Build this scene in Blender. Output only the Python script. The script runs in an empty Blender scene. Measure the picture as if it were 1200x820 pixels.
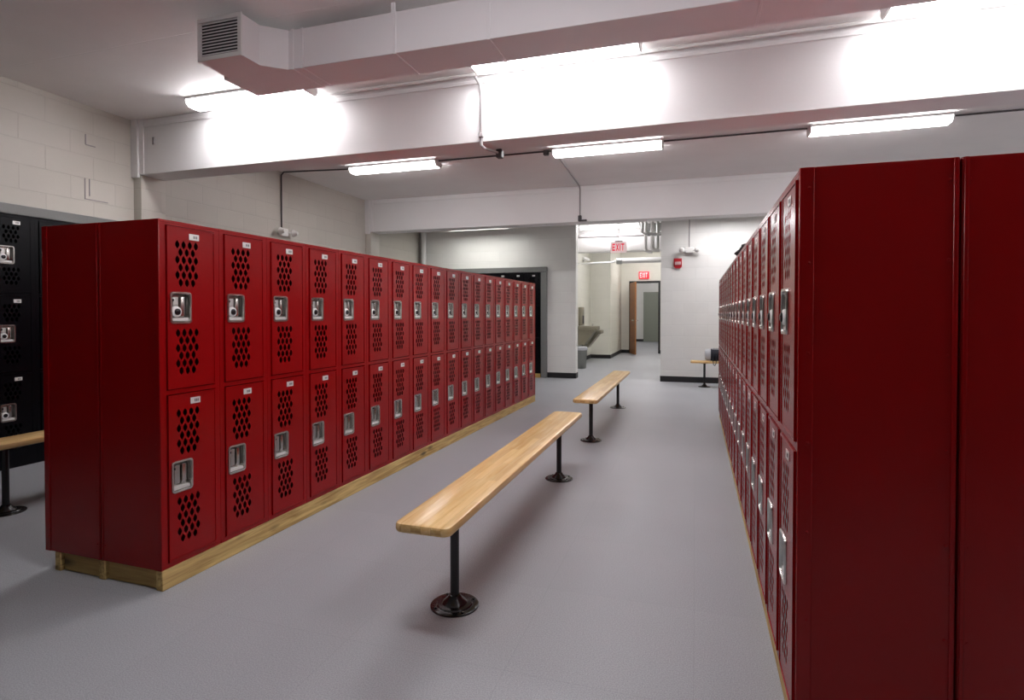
import bpy, bmesh, math, random
from mathutils import Vector, Matrix
random.seed(7)
SC = bpy.context.scene
COL = SC.collection
R = math.radians
PI = math.pi

# ------------------------------------------------------------------ materials
def new_mat(name):
    m = bpy.data.materials.new(name); m.use_nodes = True
    nt = m.node_tree; b = nt.nodes['Principled BSDF']
    return m, nt, b

def simple(name, col, rough=.5, metal=0, spec=.5, noise=0, nscale=20, bump=0, bscale=60, coat=0):
    m, nt, b = new_mat(name)
    b.inputs['Base Color'].default_value = (*col, 1)
    b.inputs['Roughness'].default_value = rough
    b.inputs['Metallic'].default_value = metal
    b.inputs['Specular IOR Level'].default_value = spec
    b.inputs['Coat Weight'].default_value = coat
    tc = nt.nodes.new('ShaderNodeTexCoord')
    if noise:
        n = nt.nodes.new('ShaderNodeTexNoise'); n.inputs['Scale'].default_value = nscale
        n.inputs['Detail'].default_value = 4
        nt.links.new(tc.outputs['Object'], n.inputs['Vector'])
        r = nt.nodes.new('ShaderNodeMapRange')
        r.inputs['To Min'].default_value = 1 - noise; r.inputs['To Max'].default_value = 1 + noise
        nt.links.new(n.outputs['Fac'], r.inputs['Value'])
        v = nt.nodes.new('ShaderNodeVectorMath'); v.operation = 'SCALE'
        v.inputs[0].default_value = col
        nt.links.new(r.outputs['Result'], v.inputs['Scale'])
        nt.links.new(v.outputs['Vector'], b.inputs['Base Color'])
    if bump:
        n2 = nt.nodes.new('ShaderNodeTexNoise'); n2.inputs['Scale'].default_value = bscale
        nt.links.new(tc.outputs['Object'], n2.inputs['Vector'])
        bp = nt.nodes.new('ShaderNodeBump'); bp.inputs['Strength'].default_value = bump
        bp.inputs['Distance'].default_value = .01
        nt.links.new(n2.outputs['Fac'], bp.inputs['Height'])
        nt.links.new(bp.outputs['Normal'], b.inputs['Normal'])
    return m

def block_wall(name, axis, col, mortar=.93, bw=.4, bh=.2):
    """painted concrete block: axis = the horizontal axis the wall runs along"""
    m, nt, b = new_mat(name)
    L = nt.links.new
    tc = nt.nodes.new('ShaderNodeTexCoord'); sx = nt.nodes.new('ShaderNodeSeparateXYZ')
    cx = nt.nodes.new('ShaderNodeCombineXYZ')
    L(tc.outputs['Object'], sx.inputs[0])
    L(sx.outputs['X' if axis == 'x' else 'Y'], cx.inputs['X']); L(sx.outputs['Z'], cx.inputs['Y'])
    br = nt.nodes.new('ShaderNodeTexBrick')
    br.inputs['Scale'].default_value = 1
    br.inputs['Brick Width'].default_value = bw; br.inputs['Row Height'].default_value = bh
    br.inputs['Mortar Size'].default_value = .005; br.inputs['Mortar Smooth'].default_value = .4
    br.inputs['Color1'].default_value = (*col, 1)
    br.inputs['Color2'].default_value = (*[c * .965 for c in col], 1)
    br.inputs['Mortar'].default_value = (*[c * mortar for c in col], 1)
    L(cx.outputs[0], br.inputs['Vector'])
    n = nt.nodes.new('ShaderNodeTexNoise'); n.inputs['Scale'].default_value = 2.2; n.inputs['Detail'].default_value = 6
    L(tc.outputs['Object'], n.inputs['Vector'])
    r = nt.nodes.new('ShaderNodeMapRange'); r.inputs['To Min'].default_value = .93; r.inputs['To Max'].default_value = 1.06
    L(n.outputs['Fac'], r.inputs['Value'])
    v = nt.nodes.new('ShaderNodeVectorMath'); v.operation = 'SCALE'
    L(br.outputs['Color'], v.inputs[0]); L(r.outputs['Result'], v.inputs['Scale'])
    L(v.outputs['Vector'], b.inputs['Base Color'])
    n2 = nt.nodes.new('ShaderNodeTexNoise'); n2.inputs['Scale'].default_value = 70; n2.inputs['Detail'].default_value = 3
    L(tc.outputs['Object'], n2.inputs['Vector'])
    b1 = nt.nodes.new('ShaderNodeBump'); b1.invert = True
    b1.inputs['Strength'].default_value = .5; b1.inputs['Distance'].default_value = .004
    L(br.outputs['Fac'], b1.inputs['Height'])
    b2 = nt.nodes.new('ShaderNodeBump'); b2.inputs['Strength'].default_value = .2; b2.inputs['Distance'].default_value = .003
    L(n2.outputs['Fac'], b2.inputs['Height']); L(b1.outputs['Normal'], b2.inputs['Normal'])
    L(b2.outputs['Normal'], b.inputs['Normal'])
    b.inputs['Roughness'].default_value = .5
    return m

def wood(name, c1, c2, rough, along='y', scale=1, knots=False, staves=0):
    m, nt, b = new_mat(name); L = nt.links.new
    tc = nt.nodes.new('ShaderNodeTexCoord'); mp = nt.nodes.new('ShaderNodeMapping')
    s = {'y': (26, 1.6, 26), 'x': (1.6, 26, 26)}[along]
    mp.inputs['Scale'].default_value = [k * scale for k in s]
    L(tc.outputs['Object'], mp.inputs['Vector'])
    n = nt.nodes.new('ShaderNodeTexNoise'); n.inputs['Scale'].default_value = 2; n.inputs['Detail'].default_value = 6
    n.inputs['Distortion'].default_value = .6
    L(mp.outputs[0], n.inputs['Vector'])
    cr = nt.nodes.new('ShaderNodeValToRGB')
    cr.color_ramp.elements[0].color = (*c1, 1); cr.color_ramp.elements[0].position = .3
    cr.color_ramp.elements[1].color = (*c2, 1); cr.color_ramp.elements[1].position = .68
    L(n.outputs['Fac'], cr.inputs['Fac'])
    out = cr.outputs['Color']
    if staves:
        br = nt.nodes.new('ShaderNodeTexBrick'); mp3 = nt.nodes.new('ShaderNodeMapping')
        mp3.inputs['Rotation'].default_value = (0, 0, PI / 2) if along == 'y' else (0, 0, 0)
        L(tc.outputs['Object'], mp3.inputs['Vector']); L(mp3.outputs[0], br.inputs['Vector'])
        br.inputs['Scale'].default_value = 1; br.inputs['Brick Width'].default_value = .62
        br.inputs['Row Height'].default_value = .04; br.inputs['Mortar Size'].default_value = .0006
        br.inputs['Color1'].default_value = (1.06, 1.04, 1.0, 1); br.inputs['Color2'].default_value = (.86, .83, .78, 1)
        br.inputs['Mortar'].default_value = (.7, .62, .5, 1)
        mx = nt.nodes.new('ShaderNodeVectorMath'); mx.operation = 'MULTIPLY'
        L(out, mx.inputs[0]); L(br.outputs['Color'], mx.inputs[1]); out = mx.outputs[0]
    if knots:
        vo = nt.nodes.new('ShaderNodeTexVoronoi'); mp2 = nt.nodes.new('ShaderNodeMapping')
        mp2.inputs['Scale'].default_value = (11, 3.4, 11) if along == 'y' else (2.6, 9, 9)
        L(tc.outputs['Object'], mp2.inputs['Vector']); L(mp2.outputs[0], vo.inputs['Vector'])
        vo.inputs['Scale'].default_value = 1
        r = nt.nodes.new('ShaderNodeMapRange')
        r.inputs['From Min'].default_value = .09; r.inputs['From Max'].default_value = .24
        r.inputs['To Min'].default_value = .22; r.inputs['To Max'].default_value = 1
        L(vo.outputs['Distance'], r.inputs['Value'])
        v = nt.nodes.new('ShaderNodeVectorMath'); v.operation = 'SCALE'
        L(out, v.inputs[0]); L(r.outputs['Result'], v.inputs['Scale']); out = v.outputs['Vector']
    L(out, b.inputs['Base Color'])
    b.inputs['Roughness'].default_value = rough
    return m

def emit(name, col, strength):
    m, nt, b = new_mat(name)
    b.inputs['Base Color'].default_value = (*col, 1)
    b.inputs['Emission Color'].default_value = (*col, 1)
    b.inputs['Emission Strength'].default_value = strength
    b.inputs['Roughness'].default_value = .4
    return m

def floor_mat():
    m, nt, b = new_mat('speckled_vinyl'); L = nt.links.new
    tc = nt.nodes.new('ShaderNodeTexCoord')
    n = nt.nodes.new('ShaderNodeTexNoise'); n.inputs['Scale'].default_value = 230; n.inputs['Detail'].default_value = 3
    L(tc.outputs['Object'], n.inputs['Vector'])
    cr = nt.nodes.new('ShaderNodeValToRGB'); e = cr.color_ramp.elements
    e[0].position = .36; e[0].color = (.30, .312, .335, 1)
    e[1].position = .64; e[1].color = (.44, .455, .475, 1)
    L(n.outputs['Fac'], cr.inputs['Fac'])
    n2 = nt.nodes.new('ShaderNodeTexNoise'); n2.inputs['Scale'].default_value = 1.3; n2.inputs['Detail'].default_value = 5
    L(tc.outputs['Object'], n2.inputs['Vector'])
    r = nt.nodes.new('ShaderNodeMapRange'); r.inputs['To Min'].default_value = .92; r.inputs['To Max'].default_value = 1.08
    L(n2.outputs['Fac'], r.inputs['Value'])
    br = nt.nodes.new('ShaderNodeTexBrick'); br.offset = 0
    br.inputs['Scale'].default_value = 1; br.inputs['Brick Width'].default_value = .61; br.inputs['Row Height'].default_value = .61
    br.inputs['Mortar Size'].default_value = .0012
    br.inputs['Color1'].default_value = (1, 1, 1, 1); br.inputs['Color2'].default_value = (.965, .965, .97, 1)
    br.inputs['Mortar'].default_value = (.87, .87, .87, 1)
    L(tc.outputs['Object'], br.inputs['Vector'])
    mx = nt.nodes.new('ShaderNodeVectorMath'); mx.operation = 'MULTIPLY'
    L(cr.outputs['Color'], mx.inputs[0]); L(br.outputs['Color'], mx.inputs[1])
    v = nt.nodes.new('ShaderNodeVectorMath'); v.operation = 'SCALE'
    L(mx.outputs[0], v.inputs[0]); L(r.outputs['Result'], v.inputs['Scale'])
    L(v.outputs[0], b.inputs['Base Color'])
    b.inputs['Roughness'].default_value = .46
    b.inputs['Specular IOR Level'].default_value = .4
    return m

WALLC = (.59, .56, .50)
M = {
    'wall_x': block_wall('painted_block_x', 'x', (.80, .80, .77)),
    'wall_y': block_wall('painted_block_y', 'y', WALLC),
    'hall': block_wall('painted_block_hall', 'x', (.80, .79, .70)),
    'hall_y': block_wall('painted_block_hall_y', 'y', (.80, .79, .70)),
    'beam': simple('painted_beam', (.83, .825, .82), .5, noise=.03, nscale=3, bump=.05),
    'ceiling': block_wall('painted_ceiling_boards', 'y', (.87, .85, .835), .97, 1.2, .3),
    'floor': floor_mat(),
    'base': simple('black_rubber', (.012, .012, .013), .45),
    'red': simple('red_enamel', (.255, .001, .002), .26, spec=.27, noise=.04, nscale=3, bump=.006, bscale=14),
    'red_in': simple('red_enamel_in_shade', (.10, .002, .004), .6),  # darker red: the shade inside a locker put into the colour
    'black': simple('black_enamel', (.0018, .002, .0035), .25, spec=.2),
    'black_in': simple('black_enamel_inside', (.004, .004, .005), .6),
    'steel': simple('brushed_steel', (.60, .58, .55), .26, 1, noise=.06, nscale=40),
    'steel_dull': simple('dull_steel', (.40, .39, .37), .42, .9, noise=.08, nscale=30),
    'plate': simple('aluminium_plate', (.72, .71, .69), .4, .3),
    'ink': simple('dark_ink', (.05, .05, .055), .5),
    'dial': simple('black_dial', (.01, .01, .013), .25),
    'bright': simple('chrome_ring', (.8, .8, .8), .2, .8),
    'maple': wood('maple_board', (.74, .46, .17), (.88, .64, .32), .25, 'y', staves=1),
    'maple_x': wood('maple_board_x', (.60, .40, .16), (.72, .54, .26), .3, 'x', staves=1),
    'pine': wood('pine_lumber', (.30, .17, .045), (.68, .50, .20), .7, 'y', 1, knots=True),
    'pine_x': wood('pine_lumber_x', (.36, .21, .06), (.54, .37, .13), .7, 'x', 1, knots=True),
    'iron': simple('black_powdercoat', (.009, .008, .009), .22, noise=.15, nscale=30),
    'duct': simple('painted_duct', (.84, .82, .84), .5, noise=.02, nscale=4),
    'white': simple('white_paint', (.78, .78, .77), .45),
    'white_pl': simple('white_plastic', (.80, .79, .76), .4),
    'gap_shade': simple('painted_gap_shade', (.02, .02, .022), .7),  # near-black colour painted in for shade in openings
    'louvre': simple('white_louvre', (.72, .71, .72), .45),
    'trim': simple('grey_steel_trim', (.19, .195, .19), .5, noise=.04, nscale=6),
    'lens': emit('lit_acrylic', (1.0, .965, .99), 32),
    'lens_dim': emit('lit_acrylic_dim', (1.0, .985, .95), 22),  # dimmer lens, set lower to soften the hot spot on the far wall
    'conduit': simple('painted_conduit', (.33, .31, .31), .5),
    'conduit_dk': simple('dark_conduit', (.07, .065, .068), .5),
    'galv': simple('galvanised_pipe', (.55, .56, .55), .35, .8, noise=.1, nscale=15),
    'exit_w': emit('exit_white', (1.0, .74, .75), .42),
    'exit_r': emit('exit_red', (.9, .03, .07), .42),
    'exit_glow': emit('exit_backlit_red', (.8, .035, .055), .6),
    'alarm': simple('alarm_red', (.42, .012, .02), .35),
    'alarm_l': simple('strobe_lens', (.62, .42, .42), .25),
    'door_wood': wood('brown_door_wood', (.24, .085, .018), (.38, .15, .04), .4, 'y', .8),
    'door_green': simple('grey_green_door', (.27, .29, .24), .5),
    'bin': simple('grey_bin', (.20, .21, .20), .55, noise=.05),
    'stain': simple('fountain_steel', (.27, .25, .19), .4, .4, noise=.06, nscale=12),
    'bag_g': simple('light_grey_fabric', (.48, .49, .52), .8, bump=.3, bscale=200),
    'bag_n': simple('navy_black_fabric', (.012, .013, .022), .8, bump=.3, bscale=200),
    'bag_y': simple('pale_yellow_cloth', (.75, .68, .33), .8, bump=.3, bscale=120),
    'cloth': simple('black_cloth', (.012, .012, .013), .8, bump=.3, bscale=120),
}

# ------------------------------------------------------------------ mesh helper
class MB:
    def __init__(s): s.bm = bmesh.new(); s.mats = []
    def mi(s, m):
        if m not in s.mats: s.mats.append(m)
        return s.mats.index(m)
    def _done(s, before, m, smooth=False):
        i = s.mi(m)
        for f in s.bm.faces:
            if f not in before: f.material_index = i; f.smooth = smooth
    def box(s, x0, x1, y0, y1, z0, z1, m, bev=0, seg=2, rz=0, pivot=None):
        before = set(s.bm.faces)
        r = bmesh.ops.create_cube(s.bm, size=1)
        vs = r['verts']
        for v in vs:
            v.co = Vector(((x0 + x1) / 2 + v.co.x * (x1 - x0), (y0 + y1) / 2 + v.co.y * (y1 - y0), (z0 + z1) / 2 + v.co.z * (z1 - z0)))
        if rz:
            p = Vector(pivot or ((x0 + x1) / 2, (y0 + y1) / 2, 0))
            bmesh.ops.rotate(s.bm, verts=vs, cent=p, matrix=Matrix.Rotation(rz, 3, 'Z'))
        if bev:
            es = list({e for v in vs for e in v.link_edges})
            bmesh.ops.bevel(s.bm, geom=es, offset=bev, segments=seg, affect='EDGES', profile=.5)
        s._done(before, m, bool(bev))
        return s
    def tube(s, pts, r, m, n=10, cap=True):
        before = set(s.bm.faces)
        pts = [Vector(p) for p in pts]; rings = []
        for i, p in enumerate(pts):
            a = (p - pts[i - 1]).normalized() if i else None
            b = (pts[i + 1] - p).normalized() if i < len(pts) - 1 else None
            t = (a + b).normalized() if a is not None and b is not None else (a if a is not None else b)
            u = t.orthogonal().normalized() if i == 0 else (u - t * u.dot(t)).normalized()
            w = t.cross(u)
            k = 1 / max(.5, t.dot(a)) if a is not None and b is not None else 1
            rr = r[i] if isinstance(r, (list, tuple)) else r
            rings.append([s.bm.verts.new(p + (u * math.cos(2 * PI * j / n) + w * math.sin(2 * PI * j / n)) * rr * (k if k < 1.5 else 1.5)) for j in range(n)])
        for q, w2 in zip(rings, rings[1:]):
            for j in range(n): s.bm.faces.new((q[j], q[(j + 1) % n], w2[(j + 1) % n], w2[j]))
        if cap:
            s.bm.faces.new(rings[0][::-1]); s.bm.faces.new(rings[-1])
        s._done(before, m, True)
        return s
    def lathe(s, prof, m, n=32, axis='z', at=(0, 0, 0)):
        before = set(s.bm.faces); rings = []
        at = Vector(at)
        def P(r, h, a):
            c, d = r * math.cos(a), r * math.sin(a)
            return at + (Vector((c, d, h)) if axis == 'z' else Vector((h, c, d)) if axis == 'x' else Vector((d, h, c)))
        for (r, h) in prof:
            rings.append([s.bm.verts.new(P(max(r, 1e-5), h, 2 * PI * j / n)) for j in range(n)])
        for q, w in zip(rings, rings[1:]):
            for j in range(n): s.bm.faces.new((q[j], q[(j + 1) % n], w[(j + 1) % n], w[j]))
        s.bm.faces.new(rings[0][::-1]); s.bm.faces.new(rings[-1])
        s._done(before, m, True)
        return s
    def prism(s, poly, a0, a1, m, axis='z', smooth=False):
        """extrude a polygon: axis z -> poly is (x,y); axis x -> poly is (y,z); axis y -> poly is (x,z)"""
        before = set(s.bm.faces)
        def P(p, a): return (p[0], p[1], a) if axis == 'z' else (a, p[0], p[1]) if axis == 'x' else (p[0], a, p[1])
        lo = [s.bm.verts.new(P(p, a0)) for p in poly]; hi = [s.bm.verts.new(P(p, a1)) for p in poly]
        n = len(poly)
        s.bm.faces.new(lo); s.bm.faces.new(hi[::-1])
        for j in range(n): s.bm.faces.new((lo[j], hi[j], hi[(j + 1) % n], lo[(j + 1) % n]))
        s._done(before, m, smooth)
        return s
    def blob(s, c, rad, m, k=.12, seed=0, sub=3):
        before = set(s.bm.faces)
        r = bmesh.ops.create_icosphere(s.bm, subdivisions=sub, radius=1)
        rnd = random.Random(seed); ph = [rnd.uniform(0, 6) for _ in range(6)]
        for v in r['verts']:
            d = v.co.copy()
            q = 1 + k * (math.sin(3 * d.x + ph[0]) * math.sin(4 * d.y + ph[1]) + .6 * math.sin(7 * d.z + ph[2]) * math.sin(6 * d.x + ph[3]))
            v.co = Vector(c) + Vector((d.x * rad[0] * q, d.y * rad[1] * q, d.z * rad[2] * q))
        s._done(before, m, True)
        return s
    def holed(s, outer, holes, x, m, depth=0):
        """flat sheet in the plane x = const with holes; optional return edge of the outer outline going to x-depth"""
        before = set(s.bm.faces); es = []; ov = None
        for loop in [outer] + holes:
            vs = [s.bm.verts.new((x, p[0], p[1])) for p in loop]
            if ov is None: ov = vs
            es += [s.bm.edges.new((vs[i], vs[(i + 1) % len(vs)])) for i in range(len(vs))]
        r = bmesh.ops.triangle_fill(s.bm, use_beauty=True, use_dissolve=False, edges=es, normal=(1, 0, 0))
        for g in r['geom']:
            if isinstance(g, bmesh.types.BMFace):
                g.normal_update()
                if g.normal.x < 0: g.normal_flip()
        if depth:
            bk = [s.bm.verts.new((x - depth, v.co.y, v.co.z)) for v in ov]; n = len(ov)
            for j in range(n): s.bm.faces.new((ov[j], bk[j], bk[(j + 1) % n], ov[(j + 1) % n]))
        s._done(before, m)
        return s
    def build(s, name, parent=None, recalc=True, label=None):
        if recalc: bmesh.ops.recalc_face_normals(s.bm, faces=s.bm.faces[:])
        me = bpy.data.meshes.new(name); s.bm.to_mesh(me); s.bm.free()
        for m in s.mats: me.materials.append(M[m])
        try: me.set_sharp_from_angle(angle=R(38))
        except Exception: pass
        o = bpy.data.objects.new(name, me); COL.objects.link(o)
        if parent: o.parent = parent
        if label: o['label'] = label
        return o

def tag(o, label, cat, group=None):
    o['label'] = label; o['category'] = cat
    if group: o['group'] = group
    return o
def thing(name, label, cat, loc=(0, 0, 0), rz=0, group=None):
    o = bpy.data.objects.new(name, None); COL.objects.link(o)
    o.location = loc; o.rotation_euler = (0, 0, rz); o.empty_display_size = .05
    return tag(o, label, cat, group)
def struct(mb, name):
    o = mb.build(name); o['kind'] = 'structure'; return o
def copy_tree(o, parent=None):
    c = o.copy(); COL.objects.link(c)
    if parent is not None: c.parent = parent
    for ch in list(o.children): copy_tree(ch, c)
    return c
ORD = ['first', 'second', 'third', 'fourth', 'fifth', 'sixth', 'seventh', 'eighth', 'ninth', 'tenth', 'eleventh', 'twelfth',
       'thirteenth', 'fourteenth', 'fifteenth', 'sixteenth', 'seventeenth', 'eighteenth']

# ------------------------------------------------------------------ room shell
XL, YF, ZC = -5.15, 10.5, 3.05          # left wall, far wall, ceiling
XR, YB = 6.2, -7.5
REAR = (1.5,)
HX0, HX1 = -2.69, .3                      # hall beyond the opening
struct(MB().box(XL - .7, XR + .2, YB - .2, 26, -.1, 0, 'floor'), 'floor')
struct(MB().box(XL - .7, XR + .2, YB - .2, 26, ZC, ZC + .1, 'ceiling'), 'ceiling')

BL0, BLW, BLN, BLH = 2.035 - 12 * .305, .305, 24, 1.97     # wall bank of black lockers: first edge, width, columns, height
BL1 = BL0 + BLW * BLN
w = MB()                                   # left wall with a recess for the black lockers
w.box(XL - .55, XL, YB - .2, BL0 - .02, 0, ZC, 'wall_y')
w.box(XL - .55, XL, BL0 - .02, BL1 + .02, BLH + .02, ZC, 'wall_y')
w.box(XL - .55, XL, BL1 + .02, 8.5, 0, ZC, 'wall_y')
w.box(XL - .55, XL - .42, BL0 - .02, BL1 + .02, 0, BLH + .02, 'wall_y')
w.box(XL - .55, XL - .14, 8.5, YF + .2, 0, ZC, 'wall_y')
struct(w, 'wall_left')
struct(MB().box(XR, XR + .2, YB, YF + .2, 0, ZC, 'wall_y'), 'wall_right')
struct(MB().box(XL - .5, XR + .2, YB - .2, YB, 0, ZC, 'wall_x'), 'wall_front')

FX1 = -2.765; FN = 7; FX0 = FX1 - BLW * FN  # far bank of black lockers
OX0, OX1 = -2.11, -.585
w = MB()
w.box(XL - .14, FX0 - .02, YF, YF + .2, 0, ZC, 'wall_x')
w.box(FX0 - .02, FX1 + .02, YF, YF + .2, BLH + .02, ZC, 'wall_x')
w.box(FX1 + .02, OX0, YF, YF + .2, 0, ZC, 'wall_x')
w.box(FX0 - .02, FX1 + .02, YF + .40, YF + .5, 0, ZC, 'wall_x')
w.box(OX1, XR + .2, YF, YF + .2, 0, ZC, 'wall_x')
struct(w, 'wall_back')

# hall past the opening
w = MB()
w.box(HX0 - .1, HX0, YF + .2, 15.43, 0, ZC, 'hall_y')
struct(w, 'wall_hall_left')
struct(MB().box(HX0 - .1, -2.16, 15.43, 17.75, 0, ZC, 'hall'), 'wall_hall_corner')
struct(MB().box(HX1, HX1 + .1, YF + .2, 25.5, 0, ZC, 'hall_y'), 'wall_hall_right')
w = MB()
DX0, DX1, DH = -1.86, -1.06, 2.12
w.box(HX0 - .1, DX0 - .06, 17.75, 17.9, 0, ZC, 'hall').box(DX1 + .06, HX1, 17.75, 17.9, 0, ZC, 'hall').box(DX0 - .06, DX1 + .06, 17.75, 17.9, DH + .06, ZC, 'hall')
struct(w, 'wall_hall_end')
w = MB().box(-3.2, HX1, 25.2, 25.4, 0, ZC, 'wall_x').box(-3.2, -3.1, 17.9, 25.2, 0, ZC, 'wall_y')
struct(w, 'wall_far_room')
# beams and their supports
for i, (y0, x0, x1) in enumerate(((-.1, XL, XR), (4.19, XL, XR), (8.28, XL, XR), (12.4, HX0, HX1))):
    w = MB().box(x0, x1, y0, y0 + .27, 2.53, ZC, 'beam', .004, 1)
    w.box(x0 + .15, x1, y0 - .010, y0 - .0004, ZC - .075, ZC - .045, 'beam', .003, 1)
    if i < 3:
        w.box(x0, x0 + .085, y0 - .03, y0 - .0005, 2.50, ZC, 'beam', .004, 1)
        w.box(x0 + .085, x0 + .14, y0 - .012, y0 - .0005, 2.53, ZC, 'beam', .003, 1)
    struct(w, 'ceiling_beam')
for y0 in (-.1, 4.19, 8.28):
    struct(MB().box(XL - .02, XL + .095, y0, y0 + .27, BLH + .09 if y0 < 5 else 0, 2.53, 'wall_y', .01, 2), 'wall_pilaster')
# baseboards
w = MB()
w.box(FX1 + .12, OX0 + .008, YF - .008, YF, 0, .1, 'base').box(OX0, OX0 + .008, YF - .008, YF + .2, 0, .1, 'base')
w.box(OX1 - .008, XR, YF - .008, YF, 0, .1, 'base').box(OX1 - .008, OX1, YF - .008, YF + .2, 0, .1, 'base')
struct(w, 'baseboard_back')
w = MB()
w.box(HX0, HX0 + .008, YF + .2, 15.43, 0, .1, 'base').box(HX0, -2.152, 15.422, 15.43, 0, .1, 'base')
w.box(-2.16, -2.152, 15.43, 17.75, 0, .1, 'base').box(-2.152, DX0 - .06, 17.742, 17.75, 0, .1, 'base').box(DX1 + .06, HX1, 17.742, 17.75, 0, .1, 'base')
struct(w, 'baseboard_hall')
struct(MB().box(-3.1, HX1, 25.19, 25.2, 0, .1, 'base'), 'baseboard_far_room')
w = MB()
w.box(XL, XL + .008, YB, BL0 - .12, 0, .1, 'base').box(XL, XL + .008, BL1 + .12, 8.28, 0, .1, 'base')
struct(w, 'baseboard_left')
# grey steel trim round the two banks of black lockers
w = MB()
tx = XL + .10
w.box(XL, tx, BL0 - .11, BL1 + .11, BLH + .005, BLH + .085, 'trim', .006, 1)
w.box(XL, tx, BL0 - .11, BL0 - .005, 0, BLH + .005, 'trim', .006, 1).box(XL, tx, BL1 + .005, BL1 + .11, 0, BLH + .005, 'trim', .006, 1)
struct(w, 'trim_1')
w = MB()
ty = YF - .07
w.box(FX0 - .12, FX1 + .12, ty, YF, BLH + .005, BLH + .105, 'trim', .008, 1)
w.box(FX1 + .005, FX1 + .12, ty, YF, 0, BLH + .005, 'trim', .008, 1).box(FX0 - .12, FX0 - .005, ty, YF, 0, BLH + .005, 'trim', .008, 1)
struct(w, 'trim_2')

# ------------------------------------------------------------------ lockers
def hexhole(y, z, w=.0205, h=.0385):
    a, b = w / 2, h / 2
    return [(y, z + b), (y + a, z + b * .3), (y + a, z - b * .3), (y, z - b), (y - a, z - b * .3), (y - a, z + b * .3)]
def rrect(y0, y1, z0, z1, r, n=4):
    out = []
    for cy, cz, a0 in ((y1 - r, z1 - r, 0), (y0 + r, z1 - r, 90), (y0 + r, z0 + r, 180), (y1 - r, z0 + r, 270)):
        for k in range(n + 1):
            a = R(a0 + 90 * k / n); out.append((cy + r * math.cos(a), cz + r * math.sin(a)))
    return out

def locker_door(parent, c, y0, y1, z0, z1, rows, dial, hz):
    """c = colour key; door sheet, vents cut through it, recessed steel pull, number plate"""
    cz = (z0 + z1) / 2
    hy0, hy1 = y0 + .012, y0 + .124
    hc = [rrect(hy0 + .006, hy1 - .006, cz - .064, cz + .064, .012)]
    vy = y0 + .0535
    for sgn in (1, -1):
        for r_ in range(rows):
            z = cz + sgn * .112 + (rows - 1 - r_ if sgn > 0 else -r_) * .0338
            odd = r_ % 2
            for k in range(3 if odd else 4):
                hc.append(hexhole(vy + (k + (.5 if odd else 0)) * .0325, z))
    mb = MB(); mb.holed([(y0, z0), (y1, z0), (y1, z1), (y0, z1)], hc, .004, c, .016)
    # rolled lip that stands out along the latch and hinge edges
    mb.box(.004, .0065, y0, y0 + .006, z0, z1, c).box(.004, .0065, y1 - .006, y1, z0, z1, c)
    mb.box(.004, .0065, y0 + .006, y1 - .006, z1 - .006, z1, c).box(.004, .0065, y0 + .006, y1 - .006, z0, z0 + .006, c)
    d = mb.build('door', parent, recalc=False)
    # handle cup: proud rim, tapered sides, back plate, finger lift
    h = MB(); n = len(rrect(0, 1, 0, 1, .1))
    loops = [(0.0045, 0, .016), (.0095, .0015, .016), (.0095, .009, .012), (.002, .011, .012), (-.026, .015, .010)]
    rings = []
    for x, ins, r_ in loops:
        rings.append([h.bm.verts.new((x, p[0], p[1])) for p in rrect(hy0 + ins, hy1 - ins, cz - .071 + ins, cz + .071 - ins, max(.004, r_ - ins * .3))])
    for q, w_ in zip(rings, rings[1:]):
        for j in range(n): h.bm.faces.new((q[j], q[(j + 1) % n], w_[(j + 1) % n], w_[j]))
    h.bm.faces.new(rings[-1])
    i = h.mi('steel')
    for f in h.bm.faces: f.material_index = i; f.smooth = True
    # bottom sill in paler metal, its catch of light painted in; finger lift right
    h.prism([(hy0 + .014, cz - .058), (hy1 - .014, cz - .058), (hy1 - .016, cz - .044), (hy0 + .016, cz - .044)], -.026, .004, 'plate', 'x')
    h.box(-.024, -.004, hy1 - .048, hy1 - .028, cz - .040, cz + .050, 'steel', .003, 2)
    h.box(-.024, -.012, hy1 - .026, hy1 - .017, cz - .030, cz + .050, 'steel_dull', .002, 1)
    h.box(-.024, -.008, hy0 + .028, hy0 + .056, cz - .034, cz + .048, 'steel_dull', .003, 2)
    h.lathe([(.006, -.012), (.006, -.006), (.003, -.004)], 'dial', 12, 'x', (0, hy0 + .026, cz + .034))
    h.build('handle', d, label='recessed steel pull cup')
    if dial:
        k = MB(); ax = (0, hy0 + .034, cz - .018)
        k.lathe([(.025, -.02), (.025, .004), (.0235, .008), (.015, .010)], 'white', 24, 'x', ax)
        k.lathe([(.015, .0085), (.0145, .014), (.010, .016), (.004, .016)], 'dial', 24, 'x', ax)
        k.box(-.02, .0, hy0 + .02, hy0 + .048, cz + .004, cz + .02, 'steel_dull', .003, 2)
        k.build('combination_dial', d, label='black lock dial in a bright ring')
    # number plate: worn dark characters, too small to read
    p = MB(); py0, py1, pz = y0 + .114, y0 + .168, z1 - .037
    p.box(.004, .0062, py0, py1, pz - .014, pz + .014, 'plate', .0009, 1)
    rr = random.Random(3)
    for q in range(3):
        yq = py0 + .022 + q * .008
        p.box(.0062, .0066, yq, yq + .0045, pz - .006, pz + .006, 'ink')
    p.build('number_plate', d, label='small light metal number plate')
    return d

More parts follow.
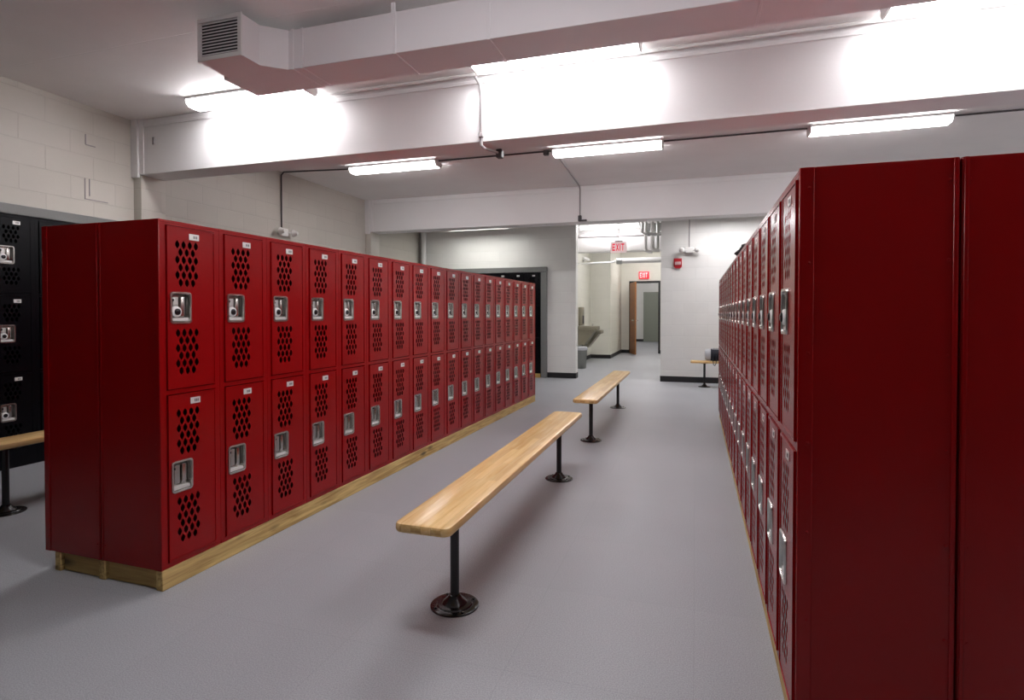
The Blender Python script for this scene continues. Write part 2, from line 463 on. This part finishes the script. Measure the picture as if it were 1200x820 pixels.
def make_locker(c, W, D, H, tiers, rows, dials, label, group, side=None):
    t = thing('locker', label, 'locker', group=group)
    sh = c + '_in'; w = W - .0012; y0, y1 = .0006, .0006 + w
    fy0, fy1 = .027, W - .027                 # opening between the stiles
    b = MB()
    b.box(-D, -.002, y0, y0 + .0015, 0, H, c).box(-D, -.002, y1 - .0015, y1, 0, H, c)
    b.box(-D, -D + .0015, y0, y1, 0, H, c)
    b.box(-D, 0, y0, y1, H - .012, H, c, .0015, 1).box(-D, 0, y0, y1, 0, .012, c, .0015, 1)
    b.box(-.02, 0, y0, fy0, .012, H - .012, c).box(-.02, 0, fy1, y1, .012, H - .012, c)
    edges = [0] + [z for t0, t1 in tiers for z in (t0, t1)] + [H]
    for k in range(0, len(edges), 2):
        z0, z1 = edges[k], edges[k + 1]
        if k == 0: z0 = .012
        if k == len(edges) - 2: z1 = H - .012
        b.box(-.02, 0, fy0, fy1, z0, z1, c)
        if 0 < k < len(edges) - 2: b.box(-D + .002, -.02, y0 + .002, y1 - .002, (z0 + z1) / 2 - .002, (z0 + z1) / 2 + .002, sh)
    # dark liner added behind the vents, shade of the inside put into its colour
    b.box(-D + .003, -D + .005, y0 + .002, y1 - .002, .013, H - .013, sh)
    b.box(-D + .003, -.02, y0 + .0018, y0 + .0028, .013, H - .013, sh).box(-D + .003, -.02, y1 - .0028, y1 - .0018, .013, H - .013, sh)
    b.build('body', t)
    for (z0, z1), dl in zip(tiers, dials):
        g = .0035
        locker_door(t, c, fy0 + g, fy1 - g, z0 + g, z1 - g, rows, dl, 0)
    return t

def end_panel(parent, c, D, H, y, sgn, riv=True):
    """sheet steel side panel with a folded flange at front and back and rivets; sgn = outward direction along y"""
    p = MB(); e = .005
    a, b = (y, y + sgn * e) if sgn > 0 else (y + sgn * e, y)
    p.box(-D + .0008, .002, a, b, 0, H, c, .0012, 1)
    a2, b2 = (y + sgn * e, y + sgn * (e + .003)); a2, b2 = min(a2, b2), max(a2, b2)
    p.box(-D + .004, -D + .014, a2, b2, .0, H, c, .0012, 1)
    p.box(-.034, .002, a2, b2, 0, H, c, .0014, 1)
    if riv:
        for x in (-.022, -D + .022):
            for z in (.07, .31, .55, .79, 1.03, 1.27, 1.47):
                p.lathe([(.004, 0), (.004, .0018), (.002, .0028)], c, 10, 'y', (x, y + sgn * (e + (.003 if x > -.1 else 0)) - (0 if sgn > 0 else .0028), z))
    return p.build('side_panel', parent)

W, D, H, ZB = .317, .36, 1.524, .089
TIERS = [(.022, .760), (.780, 1.503)]
TH = math.atan2(.1, 5.67)
LO = Vector((-2.194, 1.902)); DL = Vector((math.sin(TH), math.cos(TH))); NL = Vector((math.cos(TH), -math.sin(TH)))
RX, RY, N, NR, ZR = .265, 1.71, 18, 17, .07
def lname(i, row, N=18):
    if i == 0: return 'red two-door locker at the near end of the %s' % row
    if i == N - 1: return 'red two-door locker at the far end of the %s' % row
    return '%s red locker from the near end of the %s' % (ORD[i], row)
proto = make_locker('red', W, D, H, TIERS, 6, (False, True), '', '')
first = True
def red(i, xy, rz, label, group, zb=ZB):
    global first
    o = proto if first else copy_tree(proto); first = False
    o.location = (xy.x, xy.y, zb); o.rotation_euler = (0, 0, rz); o['label'] = label; o['group'] = group
    return o
ends = []
for i in range(N):
    o = red(i, LO + DL * W * i, -TH, lname(i, 'left aisle-facing locker row'), 'red lockers facing the aisle on the left')
    if i in (0, N - 1): ends.append((o, i == 0))
for i in range(N):
    p = LO - NL * (2 * D + .004) + DL * W * (i + 1)
    lab = 'rear red locker of the left row showing only its side panel at the near end' if i == 0 else 'red locker in the rear line of the left row, hidden by the front line'
    o = red(i, p, PI - TH, lab, 'red lockers in the rear line on the left')
    if i in (0, N - 1): ends.append((o, i != 0))
for i in range(NR):
    o = red(i, Vector((RX, RY + W * (i + 1))), PI, lname(i, 'right aisle-facing locker row', NR), 'red lockers facing the aisle on the right', ZR)
    if i in (0, NR - 1): ends.append((o, i != 0))
for i in range(NR):
    lab = 'rear red locker of the right row showing only its side panel at the frame edge' if i == 0 else 'red locker in the rear line of the right row, hidden by the front line'
    o = red(i, Vector((RX + 2 * D + .004, RY + W * i)), 0, lab, 'red lockers in the rear line on the right', ZR)
    if i in (0, NR - 1): ends.append((o, i == 0))
for o, low in ends:
    end_panel(o, 'red', D, H, 0 if low else W, -1 if low else 1)

# lumber under the rows: three runners and short cross pieces at the ends
def plinth(name, label, loc, rz, length, xo, ZB):
    t = thing(name, label, 'plinth', loc, rz)
    MB().box(-.038 + xo, xo, -.004, length + .004, 0, ZB - .001, 'pine', .003, 1).build('front_runner', t)
    MB().box(-D - .021, -D + .017, -.004, length, 0, ZB - .001, 'pine', .003, 1).build('centre_runner', t)
    MB().box(-.668, -.63, -.004, length, 0, ZB - .001, 'pine', .003, 1).build('rear_runner', t)
    for y in (.012, length - .05):
        MB().box(-.039 - (D - .056), -.039 + xo - .0005, y, y + .038, 0, ZB - .001, 'pine_x', .003, 1).build('cross_piece', t)
        MB().box(-.629, -D - .022, y, y + .038, 0, ZB - .001, 'pine_x', .003, 1).build('cross_piece', t)
    return t
plinth('locker_plinth', 'yellowish lumber plinth under the left red locker row', (LO.x, LO.y, 0), -TH, W * N, .003, ZB)
plinth('locker_plinth', 'thin strip of pale lumber plinth under the right red locker row', (RX, RY + W * NR, 0), PI, W * NR, -.005, ZR)

# black three-door lockers set into the walls
BT = [(.142, .732), (.752, 1.342), (1.362, 1.952)]
bproto = make_locker('black', BLW, .38, BLH, BT, 4, (True, True, True), '', '')
bfirst = True
def blk(xy, rz, label, group):
    global bfirst
    o = bproto if bfirst else copy_tree(bproto); bfirst = False
    o.location = (xy[0], xy[1], 0); o.rotation_euler = (0, 0, rz); o['label'] = label; o['group'] = group
for k in range(BLN):
    y = BL0 + BLW * k
    lab = 'black three-door locker at the left frame edge, beyond the bench' if k == 15 else \
          'black three-door locker half hidden by the near end of the left red row' if k == 16 else \
          'black three-door locker in the left wall, out of sight of the aisle'
    blk((XL + .09, y), 0, lab, 'black lockers in the left wall')
for k in range(FN):
    xr = FX1 - BLW * k
    lab = 'black locker at the right end of the far bank, beside the grey steel trim' if k == 0 else \
          '%s black locker from the right end of the far bank, above the red row' % ORD[k] if k < 4 else \
          'black locker of the far bank, wholly behind the left red row'
    blk((xr - BLW, YF - .055), -PI / 2, lab, 'black lockers in the far wall')
tag(MB().box(FX0, FX1, YF - .088, YF - .056, 0, .075, 'pine_x', .003, 1).build('base_board'), 'short lumber board on the floor under the far black lockers', 'board')
# ------------------------------------------------------------------ benches
def bench(label, x, y0, y1, peds, wid=.226, z=.43, th=.036, along='y', loc_rz=0, mat='maple'):
    t = thing('bench', label, 'bench', (x, y0, 0), loc_rz)
    L = y1 - y0; r = .03; n = 5
    b = MB(); before = set()
    out = []
    for cx, cy, a0 in ((wid / 2 - r, L - r, 0), (-wid / 2 + r, L - r, 90), (-wid / 2 + r, r, 180), (wid / 2 - r, r, 270)):
        for k in range(n + 1):
            a = R(a0 + 90 * k / n); out.append((cx + r * math.cos(a), cy + r * math.sin(a)))
    prof = [(.0095, 0), (.003, .003), (0, .011), (0, th - .011), (.003, th - .003), (.0095, th)]
    rings = []
    cxm, cym = 0, L / 2
    for ins, dz in prof:
        ring = []
        for (px, py) in out:
            sx = (wid / 2 - ins) / (wid / 2); sy = (L / 2 - ins) / (L / 2)
            ring.append(b.bm.verts.new((px * sx, cym + (py - cym) * sy, z - th + dz)))
        rings.append(ring)
    m = len(out)
    for q, w_ in zip(rings, rings[1:]):
        for j in range(m): b.bm.faces.new((q[j], q[(j + 1) % m], w_[(j + 1) % m], w_[j]))
    b.bm.faces.new(rings[0][::-1]); b.bm.faces.new(rings[-1])
    i = b.mi(mat)
    for f in b.bm.faces: f.material_index = i; f.smooth = True
    b.build('seat', t)
    for (px, py) in peds:
        q = MB(); ly = py - y0; lx = px - x
        q.lathe([(.0, 0), (.1, 0), (.1, .004), (.096, .007), (.074, .0075), (.07, .012), (.052, .014), (.046, .022), (.030, .034), (.0235, .046), (.0185, .048),
                 (.0185, z - th - .014), (.03, z - th - .011), (.075, z - th - .006), (.075, z - th - .0005), (0, z - th - .0005)], 'iron', 36, 'z', (lx, ly, 0))
        for a in range(4):
            an = PI / 4 + a * PI / 2
            q.lathe([(.006, .007), (.006, .011), (.003, .0125)], 'iron', 10, 'z', (lx + .085 * math.cos(an), ly + .085 * math.sin(an), 0))
        q.build('pedestal', t)
    return t
bench('long maple bench in the foreground of the aisle on two black pedestals', -.953, 1.89, 4.46, ((-.943, 2.18), (-.943, 4.09)))
bench('maple bench farther along the aisle, behind the foreground bench', -.945, 5.12, 7.86, ((-.94, 5.42), (-.94, 7.41)))
bench('maple bench at the left frame edge in front of the black lockers', -4.02, 1.95, 4.5, ((-3.98, 2.38), (-3.98, 4.05)))
fb = bench('yellow bench against the far wall with a bag on it', .95, -1.0, 1.0, ((.95, -.78), (.95, .78)), mat='maple')
fb.location = (-.075, 9.93, 0); fb.rotation_euler = (0, 0, -PI / 2)

# bag on the far bench
bt = thing('sports_bag', 'navy and grey sports bag lying on the far bench', 'bag', (.30, 9.93, .43))
m = MB(); prof = [(0, -.155), (.05, -.155), (.082, -.145), (.095, -.12), (.098, 0), (.095, .12), (.082, .145), (.05, .155), (0, .155)]
m.lathe(prof[:4] + [(.097, -.06)], 'bag_g', 24, 'x', (0, 0, .101)).build('end_panel', bt)
m = MB(); m.lathe([(.097, -.062), (.1, 0), (.097, .07), (.094, .12), (.07, .15), (0, .155)], 'bag_n', 24, 'x', (0, 0, .101)).build('bag_body', bt)
m = MB(); m.box(-.05, .12, -.055, .05, .188, .203, 'bag_g', .007, 2)
m.box(-.03, .10, -.04, -.034, .2, .2045, 'bag_n').box(-.03, .10, -.005, .001, .2, .2045, 'bag_n').box(-.03, .10, .03, .036, .2, .2045, 'bag_n')
m.build('top_flap', bt)
m = MB(); m.tube([(-.02, -.09, .14), (-.025, -.115, .09), (-.03, -.128, .02), (-.02, -.13, -.05), (.0, -.128, -.065), (.02, -.126, -.03), (.02, -.118, .04), (.02, -.1, .1)], .006, 'bag_n', 8)
m.build('strap', bt)
# small black bundle on top of the right row
m = MB()
m.blob((.335, 4.45, 1.648), (.05, .055, .034), 'cloth', .22, 2).blob((.302, 4.47, 1.638), (.034, .045, .022), 'cloth', .25, 4).blob((.345, 4.40, 1.675), (.035, .035, .026), 'cloth', .25, 8)
tag(m.build('cloth_bundle'), 'small black cloth bundle lying on top edge of the right locker row', 'cloth')

# ------------------------------------------------------------------ air duct
dz0, dz1 = 2.74, 2.985
t = thing('air_duct', 'white painted sheet metal air duct under the ceiling with a louvred grille', 'air duct', (-2.5, 3.2, dz0))
def rel(pts): return [(x + 2.5, y - 3.2) for x, y in pts]
h = dz1 - dz0
tr = MB().box(-.46, 7.2, -.145, .16, 0, h, 'duct', .003, 1)
for x in (-2.42, -2.35, -1.70, -1.11, .30, 1.7, 3.1):
    tr.box(x + 2.5 - .009, x + 2.5 + .009, -.149, .164, -.004, h + .004, 'duct', .002, 1)
tr.build('trunk', t)
br = MB()
arc = [(-2.45, 3.0545), (-2.49, 3.02), (-2.575, 2.945)]
poly = [(-2.45, 3.0545)] + arc[1:] + [(-2.575, 2.795), (-2.892, 2.795), (-2.91, 3.0545)]
br.prism(rel(poly), 0, h, 'duct')
br.build('branch', t)
g = MB()
gx0, gx1, gy = -2.897 + 2.5, -2.568 + 2.5, 2.795 - 3.2
g.box(gx0, gx1, gy - .012, gy, -.006, .022, 'white', .002, 1).box(gx0, gx1, gy - .012, gy, h - .022, h + .006, 'white', .002, 1)
g.box(gx0, gx0 + .028, gy - .012, gy, .022, h - .022, 'white', .002, 1).box(gx1 - .028, gx1, gy - .012, gy, .022, h - .022, 'white', .002, 1)
g.box(gx0 + .02, gx1 - .02, gy - .002, gy - .0005, .02, h - .02, 'gap_shade')  # dark sheet painted in for the shade between the louvres
for k in range(11):
    z = .030 + k * (h - .06) / 10
    g.prism([(gy - .011, z + .0015), (gy - .011, z - .0065), (gy - .003, z - .002), (gy - .003, z + .006)], gx0 + .026, gx1 - .026, 'louvre', 'x')
g.build('grille', t, label='white framed grille with horizontal louvres over a dark painted backing')
for x in (-1.72, .32, 2.4):
    MB().box(x + 2.5 - .012, x + 2.5 + .012, -.13, -.12, h, ZC - dz0, 'duct').build('hanger', t)

# ------------------------------------------------------------------ ceiling lights
def light_fixture(label, cx, cy, top=ZC, half=.60, hang=0, group='fluorescent ceiling lights', hood=False, lamp='lens'):
    t = thing('ceiling_light', label, 'light', (cx, cy, top), 0, group)
    z = -hang
    b = MB().box(-half, half, -.095, .095, z - .024, z - .0005, 'white', .003, 1)
    if hood:                                  # opaque reflector: skirts reach down past the lens
        for sg in (-1, 1):
            b.prism([(sg * .060, z - .024), (sg * .068, z - .024), (sg * .128, z - .079), (sg * .120, z - .079)], -half, half, 'white', 'x')
    b.build('housing', t)
    if hood:
        l = MB().prism([(-.06, z - .0245), (.06, z - .0245), (.100, z - .062), (-.100, z - .062)], -half + .015, half - .015, lamp, 'x')
    else: l = MB().prism([(-.092, z - .0245), (.092, z - .0245), (.088, z - .045), (.06, z - .075), (-.06, z - .075), (-.088, z - .045)], -half + .015, half - .015, 'lens', 'x')
    l.build('lens', t, label='glowing white acrylic lens')
    for sx in (-1, 1):
        e = MB(); xs = sorted((sx * half, sx * (half - .0145)))
        e.prism([(-.095, z - .0245), (.095, z - .0245), (.091, z - .047), (.062, z - .078), (-.062, z - .078), (-.091, z - .047)], xs[0], xs[1], 'white_pl', 'x')
        e.build('end_cap', t)
    if hang:
        for sx in (-.42, .42):
            MB().box(sx - .006, sx + .006, -.006, .006, z - .001, 0, 'conduit').build('hanger', t)
    return t
for x, w_ in ((-3.56, 'half behind the duct end'), (-.955, 'by the white conduit'), (1.66, 'at the top right corner')):
    light_fixture('lit fluorescent light at the top of the near beam, ' + w_, x, 3.95)
light_fixture('lit fluorescent light by the near beam, beyond the right frame edge', 4.27, 3.95)
for x, w_ in ((-3.56, 'leftmost of the row between the two beams'), (-.94, 'middle one of the row between the two beams'), (1.66, 'above the right locker row between the two beams')):
    light_fixture('lit fluorescent ceiling light, ' + w_, x, 6.38)
for k, x in enumerate((-.955, 1.66, 4.27)):
    for yy in REAR: light_fixture('lit fluorescent ceiling light of the room behind the viewpoint, out of the picture', x, yy)
light_fixture('lit fluorescent ceiling light between the beams, beyond the right frame edge', 4.27, 6.38)
light_fixture('lit hanging light just showing under the far beam, left of the opening', -3.85, 9.9, ZC, .60, .222, hood=True, lamp='lens_dim')
light_fixture('lit hanging light hidden behind the far beam, right of the opening', .55, 9.85, ZC, .60, .16, hood=True)
light_fixture('lit hanging light hidden behind the far beam above the right aisle', 3.0, 9.85, ZC, .60, .16, hood=True)
light_fixture('lit hanging light seen through the opening in front of the hall beam', -1.66, 11.7, ZC, .60, .05)
light_fixture('added fill light in the hall, hidden by the hall beam', -1.45, 13.5)  # unseen lamp added to brighten the hall walls
light_fixture('added fill light deep in the hall near the wooden door, hidden by the hall beam', -1.1, 16.4)  # second unseen lamp, added to lift the deep end of the hall
light_fixture('added fill light just inside the room beyond the wooden door', -1.4, 19.6)  # unseen lamp added to brighten the far room
light_fixture('added fill light at the far end of the room beyond the wooden door', -1.5, 23.2)  # another added lamp, for the far room's floor and end wall

# ------------------------------------------------------------------ conduits and small fittings
def conduit(label, pts, r=.009, m='conduit_dk', boxes=()):
    b = MB().tube(pts, r, m, 8)
    for (x, y, z, s) in boxes: b.box(x - s, x + s, y - s, y + s, z - s, z + s, m, .004, 1)
    return tag(b.build('conduit'), label, 'conduit')
zc = ZC - .013
conduit('dark conduit running along the ceiling between the two beams', [(XL + .014, 6.25, 2.31), (XL + .014, 6.25, 3.0), (XL + .05, 6.25, zc), (-4.17, 6.38, zc)])
conduit('dark conduit along the ceiling joining the left and middle lights', [(-2.95, 6.36, zc), (-1.55, 6.36, zc)], boxes=((-1.62, 6.36, zc - .015, .028),))
conduit('dark conduit along the ceiling joining the middle and right lights', [(-.33, 6.36, zc), (1.05, 6.36, zc)])
conduit('dark conduit on the ceiling to the right of the right light', [(2.27, 6.36, zc), (3.66, 6.36, zc)])
conduit('grey conduit running over the ceiling and down the far beam to the opening', [(-1.53, 6.47, zc), (-1.60, 8.22, zc), (-1.60, 8.266, zc - .04), (-1.60, 8.266, 2.60)], .010, 'conduit', boxes=())
tag(MB().box(-1.625, -1.575, 8.24, 8.279, 2.535, 2.62, 'conduit_dk', .006, 1).box(-1.575, -1.50, 8.25, 8.275, 2.535, 2.56, 'conduit_dk', .004, 1).build('junction_box'),
    'small dark elbow box at the lower edge of the far beam above the opening', 'junction box')
conduit('white conduit dropping down the near beam face by the middle light', [(-1.60, 4.10, 3.0), (-1.585, 4.16, 2.96), (-1.578, 4.178, 2.88), (-1.578, 4.178, 2.50), (-1.56, 4.20, 2.48), (-1.52, 4.42, 2.50)], .010, 'conduit', boxes=((-1.578, 4.172, 2.575, .017),))
tag(MB().box(-1.54, -1.49, 4.40, 4.459, 2.46, 2.529, 'conduit_dk', .006, 1).build('junction_box'), 'dark junction box under the near beam at the end of the white conduit', 'junction box')
conduit('white wire run along the top of the near beam between the lights', [(-2.94, 4.13, zc - .01), (2.4, 4.13, zc - .01)], .012, 'white')

def emergency(label, loc, rz):
    t = thing('emergency_light', label, 'emergency light', loc, rz)
    MB().box(-.07, .07, -.06, 0, -.05, .05, 'white_pl', .012, 3).build('battery_case', t)
    for sx in (-1, 1):
        b = MB(); ax = (sx * .125, -.09, .01)
        b.lathe([(.02, -.01), (.043, .045), (.048, .05), (.048, .058), (.03, .06)], 'white_pl', 20, 'y', (ax[0], -.145, .0))
        b.tube([(sx * .06, -.05, .0), (sx * .125, -.09, 0)], .014, 'white_pl', 8)
        b.build('lamp_head', t)
    # heads face the room: mirrored so that the lens is at the front
    return t
emergency('white two-head emergency light on the left wall above the red row', (XL, 6.26, 2.26), PI / 2)
emergency('white two-head emergency light on the far wall right of the opening', (-.105, YF, 2.30), 0)
emergency('small emergency light high on the hall wall at left of the opening', (HX0, 14.3, 2.55), PI / 2)
conduit('thin conduit rising from the emergency light on the far wall', [(-.107, YF - .012, 2.35), (-.107, YF - .012, ZC)], .008, 'conduit')
t = thing('fire_alarm', 'red fire alarm horn on the far wall below the emergency light', 'fire alarm', (-.297, YF, 2.08))
MB().box(-.068, .068, -.04, 0, -.06, .085, 'alarm', .008, 2).prism([(-.066, -.06), (.066, -.06), (.04, -.088), (-.04, -.088)], -.036, -.002, 'alarm', 'y').build('horn_case', t)
MB().box(-.05, .05, -.052, -.0395, -.03, .025, 'alarm_l', .006, 2).build('strobe_lens', t)

LET = {'E': [(0, .2, 0, 1), (.2, .85, 0, .18), (.2, .75, .41, .59), (.2, .85, .82, 1)],
       'I': [(.0, .22, 0, 1)], 'T': [(0, .9, .82, 1), (.35, .55, 0, .82)]}
def exit_sign(label, loc, hang, w_=.29, h_=.20, lit=False):
    t = thing('exit_sign', label, 'exit sign', loc)
    MB().box(-w_ / 2, w_ / 2, -.025, .025, 0, h_, 'exit_glow' if lit else 'exit_w', .006, 2).build('sign_case', t)
    b = MB(); x = -w_ / 2 + .03; lh = h_ * .66; z0 = h_ * .17; lw = .062; y0, y1 = -.029, -.0252
    key = 'exit_w' if lit else 'exit_r'
    for ch, adv in (('E', .068), ('X', .070), ('I', .030), ('T', .06)):
        if ch == 'X':
            for sgn in (1, -1):
                c0, c1 = (x, x + .014), (x + .042, x + .056)
                p = [(c0[0], z0), (c0[1], z0), (c1[1], z0 + lh), (c1[0], z0 + lh)] if sgn > 0 else [(c1[0], z0), (c1[1], z0), (c0[1], z0 + lh), (c0[0], z0 + lh)]
                b.prism(p, y0 - (.0004 if sgn > 0 else 0), y1, key, 'y')
        else:
            for (a0, a1, b0, b1) in LET[ch]:
                b.box(x + a0 * lw, x + a1 * lw, y0, y1, z0 + b0 * lh, z0 + b1 * lh, key)
        x += adv
    b.build('exit_letters', t, label='the word EXIT in %s letters' % ('pale' if lit else 'red'))
    if hang:
        MB().box(-.07, .07, -.03, .03, h_ + .001, h_ + .022, 'conduit', .006, 2).tube([(0, 0, h_ + .02), (0, 0, hang)], .007, 'conduit', 8).build('hanging_stem', t)
    return t
exit_sign('white EXIT sign with red letters hanging just past the opening', (-1.39, 11.0, 2.352), ZC - 2.352)
exit_sign('glowing red EXIT sign above the wooden door at the hall end', (-1.48, 17.72, 2.24), 0, .30, .22, True)

# left wall marks: two little leftover brackets
tag(MB().box(XL, XL + .006, 3.72, 3.727, 2.22, 2.40, 'conduit').box(XL, XL + .006, 3.76, 3.767, 2.25, 2.40, 'conduit').box(XL, XL + .006, 3.72, 3.93, 2.215, 2.222, 'conduit').build('wall_bracket'),
    'thin L-shaped leftover bracket on the left wall', 'bracket')
tag(MB().box(XL, XL + .006, 3.73, 3.737, 2.70, 2.79, 'conduit').box(XL, XL + .006, 3.737, 3.82, 2.695, 2.703, 'conduit').build('wall_bracket'),
    'tiny leftover hook high on the left wall near the beam', 'bracket')
tag(MB().box(XL + .25, XL + .27, 4.176, 4.19, 2.80, 2.87, 'conduit', .003, 1).build('beam_bracket'), 'tiny grey bracket on the left end of the near beam', 'bracket')
# white pipe in the far left corner
t = thing('corner_pipe', 'white vertical pipe in the far left corner above the red row', 'pipe', (XL - .02, YF - .075, 0))
MB().tube([(0, 0, 0), (0, 0, ZC)], .05, 'white', 20).build('pipe', t)
MB().tube([(-.068, .03, 0), (-.068, .03, ZC)], .014, 'conduit_dk', 12).build('dark_slot', t)  # dark rod added for the shaded slot beside the pipe

# ------------------------------------------------------------------ hall beyond the opening
def pipe(label, pts, r, m, name='pipe', n=16):
    return tag(MB().tube(pts, r, m, n).build(name), label, 'pipe')
def arcpts(c, r, a0, a1, ax1, ax2, n=6):
    return [tuple(c[k] + r * (math.cos(a0 + (a1 - a0) * i / n) * ax1[k] + math.sin(a0 + (a1 - a0) * i / n) * ax2[k]) for k in range(3)) for i in range(n + 1)]
t = thing('pipe', 'thick white horizontal pipe crossing the hall above the doorway', 'pipe', (-1.5, 12.0, 2.285))
MB().tube([(0, 0, 0), (HX1 + 1.5, 0, 0)], .055, 'white', 16).build('pipe_run', t)
MB().lathe([(.058, 0), (.066, .01), (.066, .11), (.058, .12)], 'galv', 20, 'x', (-.06, 0, 0)).build('coupling', t)
pipe('thin white pipe bending from the hall left wall to the thick pipe', [(HX0 + .01, 13.2, 2.36), (-2.30, 12.5, 2.29), (-2.05, 12.2, 2.27), (-1.66, 12.06, 2.265), (-1.575, 12.0, 2.28)], .02, 'white')
pipe('left of two white vertical pipes hanging in the opening', [(-.93, 11.5, ZC), (-.93, 11.5, 2.46), (-.91, 11.5, 2.42), (-.86, 11.5, 2.40), (-.80, 11.5, 2.40)], .03, 'white')
pipe('right of two white vertical pipes hanging in the opening', [(-.80, 11.45, ZC), (-.80, 11.45, 2.48), (-.78, 11.45, 2.44), (-.74, 11.45, 2.42), (-.66, 11.45, 2.42)], .036, 'white')
pipe('grey vertical pipe beside the right jamb of the opening', [(-.69, 11.3, ZC), (-.69, 11.3, 2.44)], .026, 'galv')
for k, (x, y) in enumerate(((-.98, 11.25), (-.90, 11.2))):
    pipe(('slim galvanised pipe under the hall ceiling, left of the pair', 'slim galvanised pipe under the hall ceiling, right of the pair')[k], [(x, y, ZC), (x, y, 2.76), (x + .05, y, 2.72), (x + .22, y, 2.70), (HX1, y, 2.70)], .018, 'galv')
tag(MB().tube([(-1.02 + .05 * i, 11.72, 2.90) for i in range(27)], [.085 if i % 2 else .095 for i in range(27)], 'galv', 20).build('flexible_duct'),
    'ribbed silver flexible duct under the hall ceiling at right of the opening', 'air duct')
pipe('grey horizontal pipe across the top of the opening below the hall light', [(HX0, 11.95, 2.815), (HX1, 11.95, 2.79)], .035, 'conduit')

# drinking fountain: two basins at different heights, bottle filler panel
t = thing('drinking_fountain', 'two-level steel drinking fountain on the hall left wall', 'drinking fountain', (HX0 + .003, 13.62, 0), PI / 2)
# local: x runs along +y of the hall, -y points into the hall
b = MB()
b.box(0, .46, -.46, 0, .80, .90, 'stain', .02, 3)
b.prism([(-.40, .80), (0, .80), (0, .45), (-.16, .45)], .03, .43, 'stain', 'x')
b.build('tall_basin', t)
b = MB()
b.box(.50, .94, -.48, 0, .70, .79, 'stain', .02, 3)
b.prism([(-.42, .70), (0, .70), (0, .35), (-.14, .35)], .53, .91, 'stain', 'x')
b.build('low_basin', t)
b = MB().box(.08, .38, -.09, 0, .91, 1.36, 'stain', .012, 2)
b.box(.14, .32, -.094, -.0895, .95, 1.15, 'gap_shade', .004, 1)  # dark plate painted in for the filler's shaded recess
b.build('bottle_filler', t)
b = MB()
for x, z in ((.12, .90), (.62, .79)):
    b.tube([(x, -.34, z - .002), (x, -.34, z + .03), (x + .015, -.34, z + .045), (x + .04, -.34, z + .04)], .012, 'steel', 8)
b.build('spout', t)
# bin
t = thing('waste_bin', 'grey waste bin on the hall floor below the drinking fountain', 'bin', (-2.41, 12.5, 0))
MB().lathe([(.0, 0), (.125, 0), (.13, .01), (.155, .40), (.15, .40), (.125, .02), (0, .02)], 'bin', 28).build('bin_body', t)
MB().lathe([(.150, .401), (.162, .401), (.162, .43), (.152, .47), (.11, .48), (.11, .45), (.14, .44)], 'bag_g', 28).build('bin_lid', t)

# open wooden door and black frame
t = thing('door_1', 'open brown wooden door in a black frame at the hall end', 'door', (DX0, 17.75, 0))
t['kind'] = 'structure'
f = MB()
f.box(-.058, 0, -.02, .14, 0, DH + .058, 'base', .003, 1).box(DX1 - DX0, DX1 - DX0 + .058, -.02, .14, 0, DH + .058, 'base', .003, 1).box(0, DX1 - DX0, -.02, .14, DH, DH + .058, 'base', .003, 1)
f.build('door_frame', t)
ang = R(-73)
lf = MB().box(.0, .79, -.045, -.002, .008, DH - .005, 'door_wood', .002, 1, rz=ang, pivot=(0, 0, 0)).build('door_leaf', t)
hd = MB(); c, s_ = math.cos(ang), math.sin(ang)
def lp(x, y, z): return (c * x - s_ * y, s_ * x + c * y, z)
for sg in (1, -1):
    yb = -.002 if sg > 0 else -.045
    hd.tube([lp(.72, yb, 1.0), lp(.72, yb + sg * .055, 1.0), lp(.62, yb + sg * .055, 1.0)], .011, 'steel', 10)
hd.build('door_handle', lf)
# far room: greenish door in the back wall
t = thing('door_2', 'grey green door in the farthest room, seen through the open door', 'door', (-1.66, 25.2, 0))
t['kind'] = 'structure'
MB().box(-.40, .48, -.035, -.001, .004, 2.05, 'door_green', .003, 1).build('door_leaf', t)
MB().box(-.46, -.402, -.05, -.001, 0, 2.11, 'door_green', .003, 1).box(.482, .54, -.05, -.001, 0, 2.11, 'door_green', .003, 1).box(-.402, .482, -.05, -.001, 2.052, 2.11, 'door_green', .003, 1).build('door_frame', t)

# ------------------------------------------------------------------ world, camera, view
wd = bpy.data.worlds.new('World'); SC.world = wd; wd.use_nodes = True
wd.node_tree.nodes['Background'].inputs['Color'].default_value = (.02, .02, .02, 1)
cd = bpy.data.cameras.new('Camera'); cam = bpy.data.objects.new('Camera', cd); COL.objects.link(cam)
cam.location = (0, 0, 1.206)
cam.rotation_euler = (R(90 - .9), 0, math.atan(215 / 675))
cd.sensor_width = 36; cd.lens = 675 / 1200 * 36
cd.shift_y = (377.6 - 410) / 1200
cd.clip_start = .05
SC.camera = cam
SC.view_settings.view_transform = 'Standard'
SC.view_settings.look = 'None'
SC.view_settings.gamma = 1
SC.view_settings.use_curve_mapping = False
SC.view_settings.exposure = 0
